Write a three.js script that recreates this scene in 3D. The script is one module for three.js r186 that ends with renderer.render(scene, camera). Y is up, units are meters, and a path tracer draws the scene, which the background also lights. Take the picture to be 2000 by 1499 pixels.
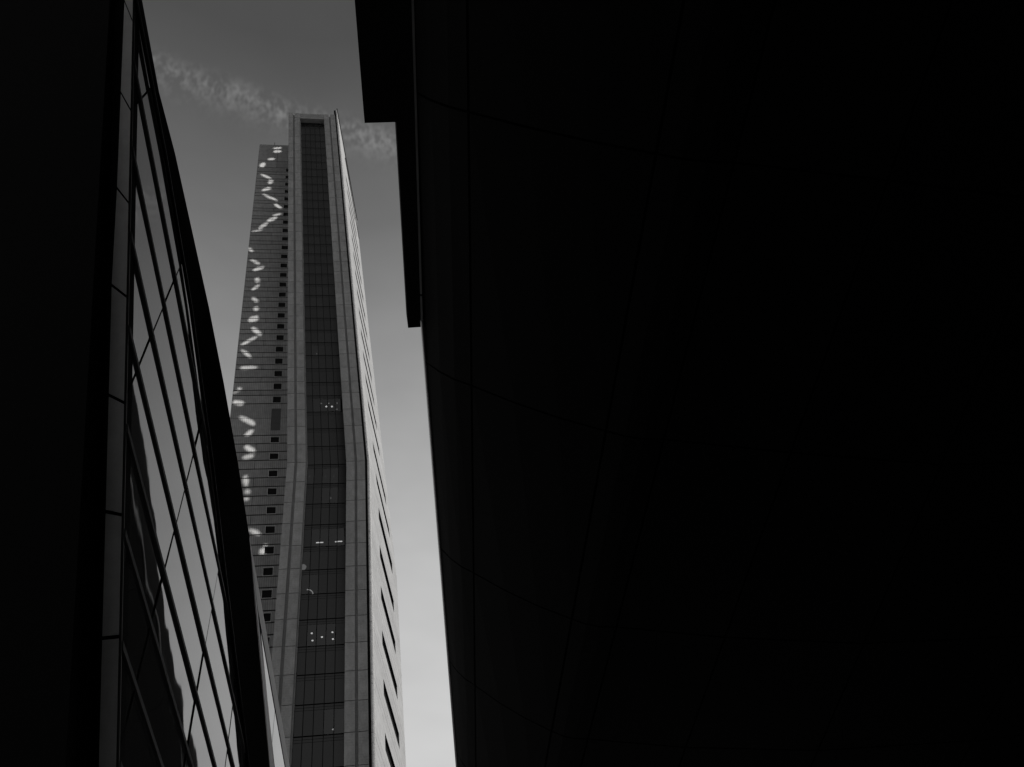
import * as THREE from 'three';
import { mergeGeometries } from 'three/addons/utils/BufferGeometryUtils.js';
import { ImprovedNoise } from 'three/addons/math/ImprovedNoise.js';

// ------------------------------------------------------------------ camera, sky, sun
const D2R = Math.PI / 180, EYE = 1.6, EXPOSURE = 1.6;
const az = (d) => new THREE.Vector3(Math.sin(d * D2R), 0, -Math.cos(d * D2R));      // compass: 0 is ahead, 90 is right
const scene = new THREE.Scene();
const camera = new THREE.PerspectiveCamera(43.69, 1024 / 767, 0.1, 6000);
camera.position.set(0, EYE, 0);
camera.rotation.set(50.226 * D2R, 0, 0);                                             // looking up the canyon
camera.rotateZ(14.13 * D2R * -1);
camera.updateMatrixWorld();

const SUN_AZ = 150, SUN_EL = 38;
const sunDir = az(SUN_AZ).multiplyScalar(Math.cos(SUN_EL * D2R)); sunDir.y = Math.sin(SUN_EL * D2R);
const sun = new THREE.DirectionalLight(0xfffdfa, 5);
sun.position.copy(sunDir).multiplyScalar(900); scene.add(sun, sun.target);
sun.castShadow = true; sun.shadow.radius = 0.5; sun.shadow.mapSize.set(4096, 4096);
Object.assign(sun.shadow.camera, { left: -320, right: 320, top: 420, bottom: -320, near: 1, far: 2400 });

const renderer = new THREE.WebGLRenderer({ antialias: true });
renderer.toneMapping = THREE.LinearToneMapping; renderer.toneMappingExposure = EXPOSURE;
renderer.shadowMap.enabled = true;

{ // clear sky, pale at the horizon and deep grey overhead, with one thin band of ripple cloud across it
  const W = 4096, H = 2048, px = new Float32Array(W * H * 4), noise = new ImprovedNoise();
  const knots = [[-90, .10], [-1, .12], [0, .62], [20, .66], [30, .60], [37, .53], [44, .44], [50, .33], [55, .25], [61, .155], [66, .112], [71, .077], [80, .06], [90, .052]];
  const level = (e) => { for (let i = 1; i < knots.length; i++) if (e <= knots[i][0]) { const [a, u] = knots[i - 1], [b, v] = knots[i]; return u + (v - u) * (e - a) / (b - a); } return .052; };
  const dirOf = (a, e) => { const v = az(a).multiplyScalar(Math.cos(e * D2R)); v.y = Math.sin(e * D2R); return v; };
  const c0 = dirOf(-40.4, 67.6), c1 = dirOf(-8.3, 65.4), across = c0.clone().cross(c1).normalize(), along = c1.clone().sub(c0).normalize();
  for (let j = 0; j < H; j++) {
    const el = (j + .5) / H * 180 - 90, base = level(el), ce = Math.cos(el * D2R), y = Math.sin(el * D2R);
    for (let i = 0; i < W; i++) {
      const th = ((i + .5) / W - .5) * 2 * Math.PI, x = Math.cos(th) * ce, z = Math.sin(th) * ce;
      const a = Math.atan2(x, -z);
      let L = base * (1 + .22 * (Math.cos(a - 60 * D2R) - .25) * ce * 1.6);
      const off = x * across.x + y * across.y + z * across.z;
      if (el > 5) {
        L *= 1 + (.05 * noise.noise(x * 5 + 3, y * 5, z * 9) + .045 * noise.noise(x * 13 + y * 9, y * 34, z * 13 + 5) + .02 * noise.noise(x * 40 + y * 30, y * 90, z * 40)) * Math.min(1, (el - 5) / 10);
        if (Math.abs(off) < .07) {
          const s = x * along.x + y * along.y + z * along.z;
          const wob = off + .008 * noise.noise(s * 9, 4.2, 1.7);
          const env = Math.exp(-Math.pow(wob / (wob > 0 ? .017 : .0105), 2)) * (.75 + .5 * noise.noise(s * 6, 9.1, 2.2));
          const p = .42 + .45 * noise.noise(x * 32, y * 32, z * 32) + .55 * noise.noise(x * 90 + 7, y * 90, z * 90) + .8 * noise.noise(x * 190, y * 190, z * 190) + .55 * noise.noise(x * 340, y * 340, z * 340);
          L += .1 * Math.max(0, env) * Math.max(0, p);
        }
      }
      const k = (j * W + i) * 4; px[k] = px[k + 1] = px[k + 2] = L / EXPOSURE; px[k + 3] = 1;
    }
  }
  const sky = new THREE.DataTexture(px, W, H, THREE.RGBAFormat, THREE.FloatType);
  sky.mapping = THREE.EquirectangularReflectionMapping; sky.magFilter = sky.minFilter = THREE.LinearFilter; sky.needsUpdate = true;
  scene.background = sky; scene.environment = sky;
}

// ------------------------------------------------------------------ helpers
let seed = 7; const rnd = () => (seed = (seed * 16807) % 2147483647) / 2147483647;
const V = (x, y, z) => new THREE.Vector3(x, y, z);
const used = {};
const numbered = (n) => { used[n] = (used[n] ?? -1) + 1; return used[n] ? `${n}_${String(used[n]).padStart(3, '0')}` : n; };
function thing(name, label, category, [x, y, z], turn, kind) {
  const o = new THREE.Group(); o.name = numbered(name); o.position.set(x, y, z); o.rotation.y = turn; scene.add(o);
  o.userData = kind ? { label, category, kind } : { label, category };
  return o;
}
function part(name, geo, mat, parent, label) {
  const m = new THREE.Mesh(geo, mat); m.name = name; m.castShadow = m.receiveShadow = true; parent.add(m);
  if (label) m.userData.label = label;
  return m;
}
// a slab: a convex outline of 3D corners (counter-clockwise seen from `out`), its face at the corners and its back `depth` behind; uv in metres
function slab(pts, out, depth) {
  const n = pts.length, o = out.clone().normalize(), back = pts.map((p) => p.clone().addScaledVector(o, -depth));
  const ax = Math.abs(o.y) > .9 ? V(1, 0, 0) : V(0, 1, 0).cross(o).normalize(), ay = o.clone().cross(ax);
  const pos = [], uv = [], put = (p) => { pos.push(p.x, p.y, p.z); uv.push(p.dot(ax), p.dot(ay)); };
  const side = (p, u, v) => { pos.push(p.x, p.y, p.z); uv.push(u, v); };
  for (let i = 1; i < n - 1; i++) { put(pts[0]); put(pts[i]); put(pts[i + 1]); put(back[0]); put(back[i + 1]); put(back[i]); }
  for (let i = 0; i < n; i++) {
    const j = (i + 1) % n, L = pts[i].distanceTo(pts[j]);
    side(pts[i], 0, 0); side(back[i], 0, depth); side(back[j], L, depth); side(pts[i], 0, 0); side(back[j], L, depth); side(pts[j], L, 0);
  }
  const g = new THREE.BufferGeometry();
  g.setAttribute('position', new THREE.Float32BufferAttribute(pos, 3)); g.setAttribute('uv', new THREE.Float32BufferAttribute(uv, 2)); g.computeVertexNormals();
  return g;
}
function bar(a, b, w, h, upHint) { // a square bar from a to b, w across and h along upHint
  const d = b.clone().sub(a).normalize(), s = d.clone().cross(upHint).normalize(), t = s.clone().cross(d);
  const c = (p, i, j) => p.clone().addScaledVector(s, i * w / 2).addScaledVector(t, j * h / 2);
  const L = a.distanceTo(b), g = new THREE.BoxGeometry(w, h, L), m = new THREE.Matrix4().makeBasis(s, t, d.clone().negate());
  m.setPosition(a.clone().add(b).multiplyScalar(.5)); g.applyMatrix4(m); return g;
}
function rod(a, b, r) { const L = a.distanceTo(b), g = new THREE.CylinderGeometry(r, r, L, 16); g.applyQuaternion(new THREE.Quaternion().setFromUnitVectors(V(0, 1, 0), b.clone().sub(a).normalize())); g.translate(...a.clone().add(b).multiplyScalar(.5).toArray()); return g; }
function clip(poly, region) { // convex polygon [x,y] clipped by a convex counter-clockwise region
  let out = poly;
  for (let i = 0; i < region.length && out.length; i++) {
    const [ax, ay] = region[i], [bx, by] = region[(i + 1) % region.length], inn = out; out = [];
    const f = (p) => (bx - ax) * (p[1] - ay) - (by - ay) * (p[0] - ax);
    for (let k = 0; k < inn.length; k++) {
      const p = inn[k], q = inn[(k + 1) % inn.length], fp = f(p), fq = f(q);
      if (fp >= 0) out.push(p);
      if ((fp >= 0) !== (fq >= 0)) { const t = fp / (fp - fq); out.push([p[0] + (q[0] - p[0]) * t, p[1] + (q[1] - p[1]) * t]); }
    }
  }
  return out.filter((p, i) => { const q = out[(i + 1) % out.length]; return Math.hypot(p[0] - q[0], p[1] - q[1]) > 1e-4; });
}
const area = (p) => { let a = 0; p.forEach((u, i) => { const v = p[(i + 1) % p.length]; a += u[0] * v[1] - v[0] * u[1]; }); return a / 2; };
function grain(size, f) { // grey tile texture, f(u, v) in 0..1 -> brightness, wraps
  const d = new Uint8Array(size * size * 4);
  for (let j = 0; j < size; j++) for (let i = 0; i < size; i++) { const v = Math.max(0, Math.min(255, f(i / size, j / size) * 255)), k = (j * size + i) * 4; d[k] = d[k + 1] = d[k + 2] = v; d[k + 3] = 255; }
  const t = new THREE.DataTexture(d, size, size); t.wrapS = t.wrapT = THREE.RepeatWrapping; t.magFilter = THREE.LinearFilter; t.minFilter = THREE.LinearMipmapLinearFilter; t.generateMipmaps = true; t.colorSpace = THREE.SRGBColorSpace; t.needsUpdate = true; return t;
}
const N = new ImprovedNoise(), TAU = 2 * Math.PI;
const loop = (u, v, f, z) => { const a = u * TAU, b = v * TAU, R = f / TAU; return N.noise(Math.cos(a) * R + 10, Math.sin(a) * R + z, Math.cos(b) * R + 3) * .6 + N.noise(Math.sin(b) * R + 5, Math.cos(a) * R + z, Math.sin(a) * R + 1) * .6; };
const stoneTex = grain(512, (u, v) => .84 + .09 * loop(u, v, 9, 2) + .07 * loop(u, v, 40, 6) + .05 * loop(u, v, 6, 9) * Math.sin(v * TAU * 24) + .06 * (rnd() - .5)); stoneTex.repeat.set(1 / 9, 1 / 9);
const ribTex = grain(512, (u, v) => .78 + .1 * loop(u, v, 10, 4) + .07 * Math.sin(u * TAU * 24) + .06 * loop(u, v, 60, 1) + .1 * (rnd() - .5)); ribTex.repeat.set(1 / 8, 1 / 8);
const plainTex = grain(256, (u, v) => .88 + .07 * loop(u, v, 7, 3) + .05 * loop(u, v, 40, 8) + .03 * (rnd() - .5)); plainTex.repeat.set(1 / 7, 1 / 7);
const waveTex = grain(512, (u, v) => .5 + .6 * loop(u, v, 6, 3) + .07 * loop(u, v, 17, 8)); waveTex.colorSpace = THREE.NoColorSpace; waveTex.repeat.set(1 / 9, 1 / 7);
const M = (o) => new THREE.MeshStandardMaterial(o), grey = (v) => new THREE.Color().setRGB(v, v, v);
const stones = [0.32, 0.295, 0.345].map((v) => M({ color: grey(v), map: stoneTex, roughness: .85 }));
const ribs = [0.305, 0.28, 0.33].map((v) => M({ color: grey(v), map: ribTex, roughness: .8 }));
const whites = [0.46, 0.435, 0.485].map((v) => M({ color: grey(v), map: plainTex, roughness: .8 }));
const darkGlass = [0.006, 0.009, 0.004].map((v) => new THREE.MeshPhysicalMaterial({ color: grey(v), roughness: .1, specularIntensity: .72 }));
const clearGlass = new THREE.MeshPhysicalMaterial({ color: grey(.2), roughness: .02, transmission: 1, thickness: 0, specularIntensity: 1 });
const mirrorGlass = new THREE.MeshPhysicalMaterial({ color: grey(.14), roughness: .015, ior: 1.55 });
const matt = (v, r = .9) => new THREE.MeshPhysicalMaterial({ color: grey(v), roughness: r, specularIntensity: .25 });
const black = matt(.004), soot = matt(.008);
const darkMetal = M({ color: grey(.045), roughness: .5 }), paleMetalDim = M({ color: grey(.07), roughness: .5 }), paleMetal = M({ color: grey(.45), roughness: .5 }), frameMetal = M({ color: grey(.34), roughness: .6 }), paleFrame = M({ color: grey(.44), roughness: .6 }), windowGlass = M({ color: grey(.022), roughness: .15 });
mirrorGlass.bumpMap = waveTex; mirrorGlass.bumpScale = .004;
const lampMat = (e) => M({ color: grey(.8), emissive: grey(1), emissiveIntensity: e });
const pick = (a) => a[Math.floor(rnd() * a.length)];

// ------------------------------------------------------------------ ground
{
  const asphalt = grain(512, (u, v) => .8 + .12 * loop(u, v, 30, 2) + .15 * (rnd() - .5)); asphalt.repeat.set(1500, 1500);
  const g = new THREE.Mesh(new THREE.PlaneGeometry(6000, 6000), M({ color: grey(.16), map: asphalt, roughness: .95 }));
  g.rotation.x = -Math.PI / 2; g.name = 'ground'; g.receiveShadow = true; scene.add(g);
  g.userData = { kind: 'structure', label: 'grey paved ground at the foot of the buildings', category: 'ground' };
}

// ------------------------------------------------------------------ the stone tower; x along its front, y up from the ground, z out of its front
const TD = 110, tn = az(162.6), tBase = tn.clone().multiplyScalar(-TD);
const shift = (u) => u > 118.4 ? -.0212 * (u - 118.4) : .0285 * (u - 118.4);          // the front leans one way above its bend, the other below
const T = (x, u, z) => V(x, u + EYE, z);
const tower = thing('stone_tower', 'very tall grey stone tower with a dark glass front and bright white side wall', 'skyscraper', [tBase.x, 0, tBase.z], 17.4 * D2R);
const frontQuad = (x0, x1, u0, u1, z) => [T(shift(u0) + x0, u0, z), T(shift(u0) + x1, u0, z), T(shift(u1) + x1, u1, z), T(shift(u1) + x0, u1, z)];
const OUT = V(0, 0, 1);
const GLASS_TOP = 257, FRONT_TOP = 260.4;
{
  // pillar panels, storey by storey
  const joints = [];
  for (let u = 118.2; u > 0; u -= 4.53) joints.unshift(u);
  for (let u = 122.7; u < 137; u += 4.53) joints.push(u);
  for (let u = 139.7; u < 256; u += 4.2) joints.push(u);
  joints.push(FRONT_TOP - 3.2, FRONT_TOP);
  for (let i = 0; i < joints.length - 1; i++) {
    const a = joints[i] + .05, b = joints[i + 1] - .05;
    if (b < 40) continue;
    part('pillar_panel', slab(frontQuad(-6.31, -5.12, a, b, 0), OUT, .55), pick(stones), tower);
    part('pillar_panel', slab(frontQuad(-4.66, -3.3, a, b, 0), OUT, 1.5), pick(stones), tower);
    part('pillar_panel', slab(frontQuad(3.28, 4.62, a, b, 0), OUT, 1.5), pick(stones), tower);
    part('pillar_panel', slab(frontQuad(5.03, 6.31, a, b, 0), OUT, .55), pick(stones), tower);
  }
  const seg = [[-EYE, 118.4], [118.4, FRONT_TOP - .9]];
  const runs = (x0, x1, z, d, list = seg) => mergeGeometries(list.map(([a, b]) => slab(frontQuad(x0, x1, a, b, z), OUT, d)));
  part('pillar_backing', runs(-6.25, -4.5, -.3, 1.2), M({ color: grey(.25), map: stoneTex, roughness: .9 }), tower, 'recessed groove down the left pillar');
  part('pillar_backing', runs(4.5, 6.25, -.3, 1.2), M({ color: grey(.25), map: stoneTex, roughness: .9 }), tower, 'recessed groove down the right pillar');
  part('pillar_base', mergeGeometries([slab(frontQuad(-6.3, -3.4, -EYE, 39.8, 0), OUT, 1), slab(frontQuad(3.4, 6.3, -EYE, 39.8, 0), OUT, 1)]), stones[0], tower);
  // lintel over the glass
  for (const [a, b] of [[GLASS_TOP, GLASS_TOP + 1.2], [GLASS_TOP + 1.3, GLASS_TOP + 2.2], [GLASS_TOP + 2.3, FRONT_TOP - .15]]) part('lintel_panel', slab(frontQuad(-3.26, 3.24, a, b, -.05), OUT, 1.5), stones[1], tower);
  // curtain wall
  part('interior_wall', runs(-3.6, 3.6, -2.3, .3, [[-EYE, 118.4], [118.4, GLASS_TOP]]), black, tower);
  const mull = [-3.3, -1.92, -.62, .68, 1.98, 3.28], floors = [];
  for (let u = 118.9; u > 38; u -= 4.53) floors.unshift(u);
  for (let u = 123.45; u < 138; u += 4.55) floors.push(u);
  for (let u = 141; u < GLASS_TOP - 1; u += 4.17) floors.push(u);
  floors.push(GLASS_TOP);
  const lamps = [[.09, 134.6, .17, 6], [1.09, 134.57, .17, 6], [-.8, 135.5, .12, 1.2], [.55, 135.5, .12, 1.2], [2.01, 135.5, .12, 1.2], [1.98, 133.8, .12, 1], [-1.63, 150.5, .13, .6], [-2.23, 85.2, .14, 6], [-.84, 84.47, .14, 6], [.6, 85.18, .14, 6], [-2.13, 83.97, .14, 6], [.65, 84.02, .14, 6], [.49, 70.06, .12, 3], [.58, 111.5, .2, .5], [-2.75, 116.7, .1, .4], [-.19, 116.6, .1, .4], [1.13, 116.5, .1, .4]];
  const strips = [[-1.67, -1.17, 102.03], [-1.05, -.59, 102.04], [1.18, 1.41, 102.08], [1.49, 2.27, 102.1]];
  const spots = [...lamps, ...strips.map(([a, b, u]) => [(a + b) / 2, u]), [-3.3, 97.3], [-2.3, 92.6], [-2.7, 92.9]];
  for (let i = 0; i < floors.length - 1; i++) {
    const a = floors[i], b = floors[i + 1], band = [[b - .42, b - .09], [b - .84, b - .47]];
    for (const [p, q] of band) part('spandrel_panel', slab(frontQuad(-3.27, 3.25, p, q, -1.3), OUT, .08), darkGlass[2], tower);
    for (let k = 0; k < 5; k++) {
      const x0 = mull[k] + .045, x1 = mull[k + 1] - .045, p = a + .09, q = b - .89;
      const lit = spots.some(([x, u]) => u > p - .2 && u < q + .4 && x - shift(u) > x0 - .3 && x - shift(u) < x1 + .3);
      part('window_pane', slab(frontQuad(x0, x1, p, q, -1.3 + (rnd() - .5) * .01), OUT, .03), lit ? clearGlass : pick(darkGlass), tower);
    }
  }
  const mulls = mergeGeometries(mull.slice(1, 5).flatMap((x) => [[38, 118.4], [118.4, GLASS_TOP]].map(([a, b]) => slab(frontQuad(x - .05, x + .05, a, b, -1.27), OUT, .2))));
  part('mullion', mulls, black, tower);
  part('reveal_strip', runs(-3.28, -3.04, -.6, .3, [[38, 118.4], [118.4, GLASS_TOP]]), M({ color: grey(.26), map: stoneTex, roughness: .85 }), tower);
  for (const [x, u, r, e] of lamps) { const g = new THREE.CylinderGeometry(r, r, .06, 16); g.translate(x, u + EYE, -1.75); part('ceiling_lamp', g, lampMat(e * 1.2), tower); }
  for (const [x0, x1, u] of strips) { const g = new THREE.BoxGeometry(x1 - x0, .1, .12); g.translate((x0 + x1) / 2, u + EYE, -1.75); part('strip_lamp', g, lampMat(8), tower); }
  { const g = new THREE.CylinderGeometry(.55, .55, .05, 28); g.rotateX(Math.PI / 2); g.translate(-3.62, 97.3 + EYE, -1.75); part('round_lamp', g, lampMat(1.3), tower); }
  { const g = new THREE.TorusGeometry(.85, .07, 8, 24, 1.5); g.rotateZ(.1); g.scale(1, 1, 1); g.translate(-2.95, 92.15 + EYE, -1.75); part('ring_lamp', g, lampMat(3), tower); }
  // dark shadow gap between the front and the white side wall
  part('shadow_gap', runs(6.2, 7.2, -.55, .4, [[-EYE, 118.4], [118.4, FRONT_TOP]]), darkMetal, tower);
  // solid core behind
  part('core_wall', mergeGeometries([[-EYE, 118.4], [118.4, FRONT_TOP - 1]].map(([a, b]) => slab(frontQuad(-6.2, 6.2, a, b, -2.7), OUT, 8))), soot, tower);
}
{ // left wing: bands of ribbed stone with one column of small windows, set back from the front
  const Z = -6, XL = -17.0, XR = -4.5, W0 = -9.72, W1 = -8.12, tops = [];
  for (let u = 131.6; u > 40; u -= 4.33) tops.push(u);
  for (let u = 142.95; u < 240; u += 3.96) tops.push(u);
  tops.sort((a, b) => a - b);
  const quad = (x0, x1, a, b, z = Z) => [T(x0, a, z), T(x1, a, z), T(x1, b, z), T(x0, b, z)];
  const panel = (x0, x1, a, b) => part('wall_panel', slab(quad(x0, x1, a, b), OUT, .3), pick(ribs), tower);
  const wing = (list) => mergeGeometries(list);
  part('wing_core', wing([slab(quad(XL + .12, XR, -EYE, 252.2, Z - .14), OUT, .3), slab(quad(XL + .12, XR, -EYE, 252.2, Z - 1.2), OUT, 20)]), soot, tower);
  const frame = (x0, x1, a, b) => { // proud ring round a recessed pane
    const w = .07, f = [slab(quad(x0, x0 + w, a, b, Z + .05), OUT, .5), slab(quad(x1 - w, x1, a, b, Z + .05), OUT, .5), slab(quad(x0 + w, x1 - w, a, a + w, Z + .05), OUT, .5), slab(quad(x0 + w, x1 - w, b - w, b, Z + .05), OUT, .5)];
    return mergeGeometries(f);
  };
  let last = 40 - 2;
  for (let i = 0; i < tops.length; i++) {
    const t = tops[i], next = tops[i + 1], lo = t - (t > 140 ? 2.0 : 1.72), hi = t + .22;
    panel(XL, W0 - .02, lo, hi); panel(W1 + .02, XR, lo, hi); panel(W0 - .02, W1 + .02, t + .01, hi);
    const w = part('window', frame(W0, W1, lo, t), t > 140 ? frameMetal : paleFrame, tower);
    part('pane', slab(quad(W0 + .07, W1 - .07, lo + .07, t - .07, Z - .38), OUT, .05), windowGlass, w);
    const top = next ? next - (next > 140 ? 2.0 : 1.72) - .24 : 242;
    if (t > 131 && t < 132) { // tall louvre on the plant storey
      panel(XL, W0 - .02, hi + .24, 136.6); panel(XL, W0 - .02, 136.68, top); panel(W1 + .02, XR, hi + .24, 136.6); panel(W1 + .02, XR, 136.68, top);
      panel(W0, W1, hi + .24, 133.2); panel(W0, W1, 139.3, top);
      const lv = part('louvre', mergeGeometries([...Array(18)].map((_, k) => slab(quad(W0, W1, 133.25 + k * .335, 133.5 + k * .335, Z - .1), OUT, .08))), darkMetal, tower);
      void lv;
    } else { panel(XL, -12.1, hi + .24, top); panel(-12.02, XR, hi + .24, top); }
  }
  panel(XL, -12.1, 242.2, 252.27); panel(-12.02, XR, 242.2, 252.27);
  part('base_wall', slab(quad(XL, XR, -EYE, 39.9), OUT, .3), ribs[0], tower);
  const rod = new THREE.CylinderGeometry(.06, .09, 3.2, 8); rod.translate(-13.1, 253.6 + EYE, Z - .6); part('mast', rod, darkMetal, tower);
  { const g = new THREE.CylinderGeometry(.13, .13, .1, 14); g.translate(-8.87, 153.75 + EYE - 3.96 * 0, Z - .3); part('ceiling_lamp', g, lampMat(2.5), tower); }
  part('blind', slab(quad(-9.25, -8.67, 104.0, 104.42, Z - .3), OUT, .03), whites[0], tower, 'pale blind at the bottom of a window');
}
{ // bright side wall with rows of long dark slots
  const d = az(-6.5), right = V(d.dot(az(72.6)), 0, d.dot(tn)), out = V(-right.z, 0, right.x); if (out.x < 0) out.negate();
  const P = (s, u, o = 0) => T(shift(u) + 6.97, u, 0).addScaledVector(right, s).addScaledVector(out, o);
  const sEnd = (u) => 27 + (236 - u) * .027;
  const region = [[0, -EYE], [sEnd(-EYE), -EYE], [sEnd(247), 247], [0, 263.9]];
  const face = (poly, o) => poly.map(([s, u]) => P(s, u, o));
  const add = (name, s0, s1, a, b, o, dep, mat) => { const p = clip([[s0, a], [s1, a], [s1, b], [s0, b]], region); if (p.length > 2 && Math.abs(area(p)) > .02) part(name, slab(face(p, o), out, dep), mat, tower); };
  const rows = [];
  for (let k = 0; k < 11; k++) rows.push([133.6 - 8.55 * k, 9.5, 24.4, 2.6]);
  for (let k = 0; k < 13; k++) rows.push([144 + 7.9 * k, 7.8, 21.2, 2.6]);
  
  rows.sort((a, b) => a[0] - b[0]);
  let base = rows[0][0] - rows[0][3];
  add('side_base', 0, 60, -EYE, base - .06, 0, .3, whites[0]);
  rows.forEach(([t, s0, s1, h], i) => {
    const nextLo = i + 1 < rows.length ? rows[i + 1][0] - rows[i + 1][3] : 270, lo = t - h, mid = (t + nextLo) / 2;
    const cut = lo < 118.4 && t > 118.4;
    add('facade_panel', 0, s0, lo, t, 0, .3, pick(whites)); add('facade_panel', s1, 60, lo, t, 0, .3, pick(whites));
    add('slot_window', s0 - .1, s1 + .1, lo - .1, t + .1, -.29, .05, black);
    add('slot_jamb_shade', s1 - .02, s1 + .06, lo, t, -.003, .29, black); add('slot_soffit_shade', s0, s1, t - .03, t + .04, -.003, .29, black);  // black lining puts the shade of soffit and jamb into the colour
    const spans = (a, b) => { if (a < 118.4 && b > 118.4) { add('facade_panel', 0, 60, a, 118.38, 0, .3, pick(whites)); add('facade_panel', 0, 60, 118.42, b, 0, .3, pick(whites)); } else add('facade_panel', 0, 60, a, b, 0, .3, pick(whites)); };
    if (i + 1 < rows.length) { const q = (nextLo - t) / 4; spans(t + .02, t + q - .02); spans(t + q + .02, mid - .045); spans(mid + .045, nextLo - q - .02); spans(nextLo - q + .02, nextLo - .02); } else add('facade_panel', 0, 60, t + .02, 270, 0, .3, pick(whites));
  });
  for (const [a, b] of [[-EYE, 118.4], [118.4, 264]]) { const p = clip([[.1, a], [60, a], [60, b], [.1, b]], region); part('side_core', slab(face(p, -.36), out, .5), black, tower); }
  part('roof_rail', bar(P(-.1, 264.3, .12), P(26.9, 248, .12), .25, .7, V(0, 1, 0)), darkMetal, tower);
  part('roof_rail', bar(P(9.8, 253.2, .06), P(27.2, 238, .06), .2, .7, V(0, 1, 0)), darkMetal, tower);
}

// ------------------------------------------------------------------ left building: slanted glass facade along the street; x along the street, y up, z out to the street
const lBase = az(77).multiplyScalar(-5).addScaledVector(az(-13), 15);
{
  const b = thing('glass_building', 'dark building on the left with slanted mirror glass and thick black transoms', 'building', [lBase.x, 0, lBase.z], 104 * D2R);
  const P = (r, u, o = 0) => V(r, u + EYE, o);
  const E = (u) => -7.77 + (24.07 - u) * (9.18 / 13.99);                              // the sloping near edge of the facade
  const topLine = [[-7.9, 24.27], [-3.8, 24.33], [.8, 23.99], [5.73, 22.82], [10.96, 21.01], [17.13, 19.11], [40, 12.1]];
  const region = [[E(6) + .28, 6], [40, 6], ...topLine.slice(1).reverse(), [-7.6, 24.27]];
  const levels = [6.6, 8.35, 10.1, 11.88, 13.67, 15.47, 17.28, 19.1, 20.88, 22.74, 24.45];
  const lean = .205, M0 = (k, u) => 2.85 + 4.95 * k + lean * (u - 17);
  part('facade_backing', slab(clip([[-20, 0], [60, 0], [60, 30], [-20, 30]], [[E(-1), -1], [42, -1], ...topLine.map(([r, u]) => [r, u + 1.6]).reverse()]).map(([r, u]) => P(r + .02, u, -.16)), OUT, .3), black, b);
  for (let i = 0; i < levels.length - 1; i++) for (let k = -4; k < 8; k++) {
    const a = levels[i], c = levels[i + 1];
    const cell = [[M0(k, a) + .03, a], [M0(k + 1, a) - .03, a], [M0(k + 1, c) - .03, c], [M0(k, c) + .03, c]];
    const p = clip(cell, region); if (p.length < 3 || Math.abs(area(p)) < .03) continue;
    const t1 = (rnd() - .5) * .006, t2 = (rnd() - .5) * .006, [cr, cu] = p[0];
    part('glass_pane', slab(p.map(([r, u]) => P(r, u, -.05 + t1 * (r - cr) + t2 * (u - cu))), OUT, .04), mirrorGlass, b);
  }
  const transomMetal = M({ color: grey(.13), roughness: .55 });
  for (const u of levels.slice(0, -1)) { // thick transoms
    const p = clip([[-30, u + .06], [60, u + .06], [60, u + .19], [-30, u + .19]], region); if (p.length < 3) continue;
    part('transom', slab(p.map(([r, v]) => P(r, v, 0)), OUT, .1), transomMetal, b);
  }
  for (let k = -3; k < 8; k++) { // thin joints between panes
    const p = clip([[M0(k, 0) - .02, 0], [M0(k, 0) + .02, 0], [M0(k, 30) + .02, 30], [M0(k, 30) - .02, 30]], region); if (p.length < 3 || Math.abs(area(p)) < .05) continue;
    part('mullion', slab(p.map(([r, u]) => P(r, u, -.035)), OUT, .08), black, b);
  }
  // edge post along the sloping corner
  const edgeStrip = (x0, x1, z) => slab([P(E(-1) + x0, -1, z), P(E(-1) + x1, -1, z), P(E(25) + x1, 25, z), P(E(25) + x0, 25, z)], OUT, .02);
  part('corner_post', edgeStrip(-.02, .12, 0), black, b);
  part('corner_trim', edgeStrip(.125, .27, -.02), M({ color: grey(.24), roughness: .5 }), b);
  // light sill along the head of the glass
  part('head_trim', mergeGeometries(topLine.slice(1).map(([r, u], i) => bar(P(topLine[i][0], topLine[i][1], .03), P(r, u, .03), .04, .06, V(0, 1, 0)))), paleMetalDim, b);
  // black faceted eave above the glass, leaning out over the street
  const eave = [[-8.3, 24.63, .03], [-7.63, 24.52, .04], [-5.61, 24.6, .07], [-3.44, 25.1, .12], [1.64, 25.25, .28], [4.25, 24.76, .42], [7.23, 24.38, .5], [10.57, 24.15, .5], [13.5, 22.94, .5], [16.26, 21.59, .5], [19.12, 20.19, .5], [30, 14.9, .5]];
  const inner = (r) => { for (let i = 1; i < topLine.length; i++) if (r <= topLine[i][0]) { const [x0, y0] = topLine[i - 1], [x1, y1] = topLine[i]; return y0 + (y1 - y0) * (r - x0) / (x1 - x0); } return 12; };
  const quads = [];
  for (let i = 0; i < eave.length - 1; i++) {
    const [r0, u0, q0] = eave[i], [r1, u1, q1] = eave[i + 1];
    const foot = (r) => P(Math.max(-7.9, r), inner(Math.max(-7.9, r)) - .02, .02);
    quads.push([foot(r0), foot(r1), P(r1, u1, q1), P(r0, u0, q0)]);
  }
  for (const q of quads) {
    const n = q[1].clone().sub(q[0]).cross(q[3].clone().sub(q[0])).normalize(); if (n.z < 0) n.negate();
    const tri = (A, B, C) => { const m = B.clone().sub(A).cross(C.clone().sub(A)); if (m.length() < 1e-3) return null; if (m.z < 0) return slab([A, C, B], m.negate(), .05); return slab([A, B, C], m, .05); };
    const g = [tri(q[0], q[1], q[2]), tri(q[0], q[2], q[3])].filter(Boolean);
    if (g.length) part('eave_panel', mergeGeometries(g), black, b);
  }
  // roof body behind the eave
  part('roof_body', slab([P(6, -1), P(31, -1), P(31, 25.5), P(1.6, 26.6), P(-3.5, 25.7), P(-8.2, 24.6)].map((p) => p.setZ(-.5)), OUT, 12), black, b);
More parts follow.
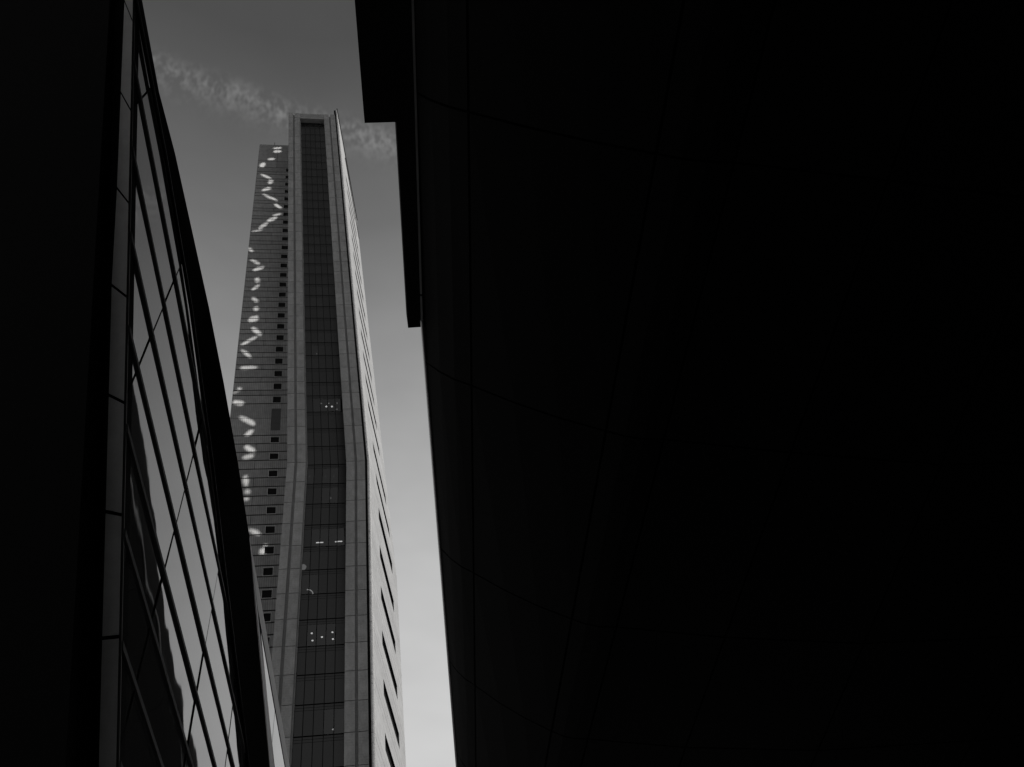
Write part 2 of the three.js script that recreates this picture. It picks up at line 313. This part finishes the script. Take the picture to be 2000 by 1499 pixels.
  // pale upper glazing that widens ahead above the eave
  const U = (r, u, o = 0) => P(r, u, .49 + o), bandTop = 23.3, fasciaMat = M({ color: grey(.36), map: plainTex, roughness: .35 });
  const upper = [[10.57, 24.15], [19.12, 20.19], [30, 14.9], [30, 24.4], [14.27, 24.32]];
  part('upper_backing', slab(upper.map(([r, u]) => U(r, u, -.12)), OUT, .2), black, b);
  part('fascia_panel', slab([U(13.7, bandTop + .09), U(30, bandTop + .02), U(30, 24.4), U(14.27, 24.32), U(10.6, 24.15)], OUT, .08), fasciaMat, b);
  part('sill_panel', slab([U(10.9, 24.0), U(19.12, 20.19), U(30, 14.9), U(30, 17.3), U(19.7, 21.3), U(17.9, 22.0), U(13.2, 23.42)], OUT, .08), fasciaMat, b);
  const midR = [[14, bandTop], [18, 22.08], [19.75, 21.42], [30, 17.4], [30, bandTop - .06]];
  const cuts = [[12, 13], [19.35, 20.95], [25, 26.6], [32, 33]];
  for (let i = 0; i < cuts.length - 1; i++) {
    const [a0, a1] = cuts[i], [b0, b1] = cuts[i + 1], p = clip([[a0 + .04, 20.3], [b0 - .04, 20.3], [b1 - .04, 26], [a1 + .04, 26]], midR); if (p.length < 3) continue;
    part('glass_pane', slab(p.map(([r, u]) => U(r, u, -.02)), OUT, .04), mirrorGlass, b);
  }
  // the near end of the building: a narrow return of matt grey panels, tone in place of glass reflection, then slanted stone pilasters between dark recesses
  const Q = (q, u, o = 0) => { // q metres to the left of the corner, o metres out of the end wall
    const w = az(257).multiplyScalar(q), x = w.dot(az(-14)), z = w.dot(az(76)), e = V(9.18, -13.99, 0).normalize(), nn = e.clone().cross(V(x, 0, z)).normalize(); if (q !== 0 && nn.x > 0) nn.negate();
    return P(E(u) + x, u, z).addScaledVector(q === 0 ? V(0, 0, 0) : nn, o);
  };
  const endN = Q(1, 10, 1).sub(Q(1, 10, 0));
  const endQuad = (q0, q1, a, c, o) => [Q(q1, a, o), Q(q0, a, o), Q(q0, c, o), Q(q1, c, o)];
  part('end_wall', slab(endQuad(.05, 12, -1.5, 26, -.3), endN, .4), black, b);
  const returnMat = M({ color: grey(.38), map: plainTex, roughness: .6 });
  const jt = [2, 4, 6, 8, 10, 12, 13.93, 15.85, 17.8, 19.65, 21.6, 23.6, 26];
  for (let i = 0; i < jt.length - 1; i++) {
    const rise = (u) => Math.max(-.15, .04 * (u - 12)), q = (u) => u > 18 ? .21 + (24 - u) * .015 : .33;
    part('corner_panel', slab([Q(q(jt[i]), jt[i] + .03 + rise(jt[i]), -.02), Q(.03, jt[i] + .03, -.02), Q(.03, jt[i + 1] - .03, -.02), Q(q(jt[i + 1]), jt[i + 1] - .03 + rise(jt[i + 1]), -.02)], endN, .04), returnMat, b);
  }
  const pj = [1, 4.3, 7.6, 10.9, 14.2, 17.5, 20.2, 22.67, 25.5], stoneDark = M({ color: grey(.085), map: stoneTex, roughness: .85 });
  for (let i = 0; i < pj.length - 1; i++) for (const [l0, l1, g] of [[.55, 1.42, .013], [1.6, 2.32, .012], [2.5, 3.3, .012], [3.5, 4.4, .012]]) {
    const k0 = (24 - pj[i]) * g, k1 = (24 - pj[i + 1]) * g;
    part('pilaster_stone', slab([Q(l1 + k0, pj[i] + .02, -.02), Q(l0 + k0, pj[i] + .02, -.02), Q(l0 + k1, pj[i + 1] - .02, -.02), Q(l1 + k1, pj[i + 1] - .02, -.02)], endN, .25), stoneDark, b);
  }
  part('lower_wall', slab([P(E(5.9), -1.55, -.1), P(41, -1.55, -.1), P(41, 5.9, -.1), P(E(5.9), 5.9, -.1)], OUT, .3), black, b);
}

// ------------------------------------------------------------------ right building: huge dark overhanging roof with a curved underside; x to the right of the street, y up, z back along the street
{
  const b = thing('overhang_building', 'huge black overhanging building filling the right side with a curved panelled underside', 'building', [0, 0, 0], 13 * D2R);
  const K = 1.12, S = (lat, fwd, u) => V(lat * K, u * K + EYE, -fwd * K);
  const edge = (f) => f < 27 ? 2.64 : 2.52 + .041 * (f - 27) + .12;
  const cols = [(f) => [edge(f), 39], (f) => [5.05 + .018 * (f - 41), 36.8], (f) => [10.6 - .041 * (f - 35.6), 33], (f) => [13.2 - .058 * (f - 35), 32.2], (f) => [18.6 - .05 * (f - 48), 31], (f) => [27, 30], (f) => [38, 29.5], (f) => [52, 29.2]];
  const fj = [-12.8, 1.4, 15.6, 29.8, 44, 55.4, 67, 80, 95];
  const skew = [0, 0, .3, .4, .8, 1.5, 2, 2];                                           // joints drift forward as they go right
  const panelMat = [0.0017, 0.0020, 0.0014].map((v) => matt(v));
  for (let c = 0; c < cols.length - 1; c++) for (let i = 0; i < fj.length - 1; i++) {
    const n = 3, gs = [], f0 = fj[i] + .06, f1 = fj[i + 1] - .06;
    const at = (t, f) => { const [x0, y0] = cols[c](f), [x1, y1] = cols[c + 1](f), w = Math.hypot(x1 - x0, y1 - y0), tt = .06 / w + t * (1 - .12 / w); const sag = c < 3 ? -.18 * Math.sin(t * Math.PI) : 0; return S(x0 + (x1 - x0) * tt + sag * .5, f + skew[c] + (skew[c + 1] - skew[c]) * t, y0 + (y1 - y0) * tt + sag); };
    for (let k = 0; k < n; k++) {
      const q = [at(k / n, f0), at(k / n, f1), at((k + 1) / n, f1), at((k + 1) / n, f0)], m = q[1].clone().sub(q[0]).cross(q[2].clone().sub(q[0])).normalize();
      if (m.y > 0) { q.reverse(); m.negate(); }
      gs.push(slab(q, m, .06));
    }
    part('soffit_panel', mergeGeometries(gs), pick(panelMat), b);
  }
  const shell = [];
  for (let c = 0; c < cols.length - 1; c++) for (const [f0, f1] of [[-14, 27], [27, 97]]) {
    const [a0, a1] = cols[c](f0), [b0, b1] = cols[c + 1](f0), [c0, c1] = cols[c](f1), [d0, d1] = cols[c + 1](f1), L = .3;
    shell.push(slab([S(a0 + .05, f0, a1 + L), S(b0, f0, b1 + L), S(d0, f1, d1 + L), S(c0 + .05, f1, c1 + L)].reverse(), V(0, -1, 0), .2));
  }
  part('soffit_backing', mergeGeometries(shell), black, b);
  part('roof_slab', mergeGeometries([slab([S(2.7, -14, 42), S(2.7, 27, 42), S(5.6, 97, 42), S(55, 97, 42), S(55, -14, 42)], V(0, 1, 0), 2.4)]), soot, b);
  // stepped fins that project further over the street near the viewer
  part('eave_fin', slab([S(-.2, -25, 39.05), S(1.1, -25, 39.05), S(1.78, 16.9, 39.05), S(.445, 16.9, 39.05)], V(0, -1, 0), 1.4), black, b);
  part('eave_fin', slab([S(1.16, -25, 39.05), S(2.9, -25, 39.05), S(2.9, 27.65, 39.05), S(1.935, 27.65, 39.05)], V(0, -1, 0), 1.4), black, b);
  part('edge_trim', mergeGeometries([bar(S(2.62, -12, 38.93), S(2.62, 25.6, 38.93), .1, .1, V(0, 1, 0)), bar(S(2.62, 25.75, 38.93), S(2.62, 27.2, 38.93), .1, .1, V(0, 1, 0)), rod(S(2.63, 27.2, 39), S(5.4, 95, 39), .1)]), M({ color: grey(.45), metalness: .9, roughness: .35 }), b);
  part('added_sun_block', slab([S(2.9, -75, 72), S(2.9, -14.2, 72), S(60, -14.2, 72), S(60, -75, 72)], V(0, 1, 0), 73.4), soot, b);  // added unseen blocks that keep the sun off the left building
  part('added_sun_block', slab([S(2.9, -14.1, 72), S(2.9, 6, 72), S(60, 6, 72), S(60, -14.1, 72)].reverse(), V(0, 1, 0), 29.9), soot, b);
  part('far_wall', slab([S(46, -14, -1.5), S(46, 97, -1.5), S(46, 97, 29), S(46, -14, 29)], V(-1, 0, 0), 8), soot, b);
}

// ------------------------------------------------------------------ added unseen screen: keeps sun off the stone front, holes shape the sun patches
{
  const sh = az(SUN_AZ), e = az(SUN_AZ - 90), G0 = tBase.clone().addScaledVector(sh, 105), hx = az(72.6);
  const world = (x, u, z) => tBase.clone().addScaledVector(hx, x).addScaledVector(tn, z).setY(u + EYE);
  const cast = (x, u, z) => { const p = world(x, u, z), t = G0.clone().sub(p).setY(0).dot(sh) / (sunDir.dot(sh)); p.addScaledVector(sunDir, t); return new THREE.Vector2(p.clone().sub(G0).setY(0).dot(e), p.y); };
  const b = thing('added_sun_screen', 'added unseen dark screen with holes that shape the sun patches on the stone tower', 'skyscraper', [G0.x, 0, G0.z], Math.atan2(sh.x, sh.z));
  const xd = Math.sign(V(1, 0, 0).applyAxisAngle(V(0, 1, 0), b.rotation.y).dot(e));
  const loc = (v) => new THREE.Vector2(v.x * xd, v.y);
  const edgeR = (u) => cast(shift(u) + 6.97 + .12, u, 0), low = 83.5;
  const R0 = edgeR(55), R1 = edgeR(118.4), R2 = edgeR(FRONT_TOP + 2), TL = cast(-20, 256, -6), topY = cast(-9.5, FRONT_TOP, -1.6).y + 1.2;
  R2.y = Math.max(R2.y, topY);
  const outline = [new THREE.Vector2(TL.x, low), new THREE.Vector2(R0.x, low), R0, R1, R2, new THREE.Vector2(TL.x, R2.y)].map(loc);
  const shape = new THREE.Shape(outline);
  const SP = [[-12.29, 250.39, 1.08, .29, .04, -.58], [-12.16, 248.28, 1.01, .21, .04, -.82], [-13.6, 243.47, .99, .23, .04, -.68], [-15.72, 239.72, .64, 1.21, .36, -1], [-14.58, 233.23, 1.46, -1.44, -.11, -.64], [-13.29, 230.23, .56, .67, .26, -1.01], [-14.13, 226.16, 1.07, .74, .14, -.85], [-13.08, 221.75, 1.91, -1.65, -.1, -.65], [-11.05, 217.3, 1.0, -1.3, -.16, -.69], [-11.15, 213.0, 1.0, .55, .06, -.5],
    [-12.24, 210.67, 1.17, .97, .17, -.8], [-14.11, 207.47, .91, 1.4, .27, -.72], [-15.58, 204.91, 1.35, .47, .04, -.33], [-16.49, 196.19, .65, -.73, -.15, -.59], [-14.75, 190.59, 1.57, -1.27, -.11, -.6], [-14.29, 188.21, 1.2, .9, .18, -.77], [-14.39, 183.4, .08, -1.18, -.54, -.05], [-14.59, 180.35, .74, 1.14, .23, -.52], [-14.51, 175.65, .68, -1.05, -.24, -.56], [-14.16, 172.21, .05, -.99, -.5, 0],
    [-14.53, 168.39, .99, .75, .29, -1.06], [-13.64, 164.07, 1.04, -1.48, -.27, -.63], [-14.9, 160.77, 1.52, 1.46, .18, -.53], [-15.2, 156.44, .99, -1.43, -.22, -.47], [-14.54, 151.91, 1.56, .02, .04, -.65], [-16.3, 144.92, .67, .8, .29, -.61], [-14.99, 147.07, 1.08, 2.16, .37, -.53], [-15.81, 141.19, 1.1, -.17, .01, -.8], [-13.94, 136.16, 1.44, -1.13, -.18, -.68], [-13.41, 132.76, .73, .88, .27, -.52],
    [-13.15, 128.55, .98, -.89, -.22, -.65], [-13.24, 126.58, 1.1, .29, .11, -.59], [-13.33, 120.56, .08, -1.35, -.48, .02], [-12.91, 117.98, .49, -.02, .04, -.6], [-12.98, 116.26, .4, .16, .1, -.39], [-11.25, 108.81, .92, -.6, -.14, -.51], [-9.91, 104.63, .03, -.74, -.51, .03], [-9.53, 105.89, .34, -.02, .01, -.32]];
  for (const [x, u, ax, au, bx, bu] of SP) {
    const hole = new THREE.Path(), pts = [];
    for (let i = 0; i < 16; i++) { const k = .86 + .3 * rnd(), c = k * Math.cos(i / 16 * TAU), s = k * Math.sin(i / 16 * TAU); pts.push(loc(cast(x + ax * c + bx * s, u + au * c + bu * s, -6))); }
    hole.setFromPoints(pts); shape.holes.push(hole);
  }
  const wall = new THREE.ExtrudeGeometry(shape, { depth: .25, bevelEnabled: false });
  part('pierced_sun_screen', wall, soot, b);
  const lo = Math.min(...outline.map((p) => p.x)), hi = Math.max(...outline.map((p) => p.x));
  for (const x of [lo + .4, hi - 4.5]) { const g = new THREE.BoxGeometry(.7, R1.y - low, .7); g.translate(x, (R1.y + low) / 2, .7); part('column', g, soot, b); }
}

scene.traverse((o) => { if (o.isMesh) o.castShadow = o.receiveShadow = true; });
renderer.setSize(1024, 767);
renderer.render(scene, camera);
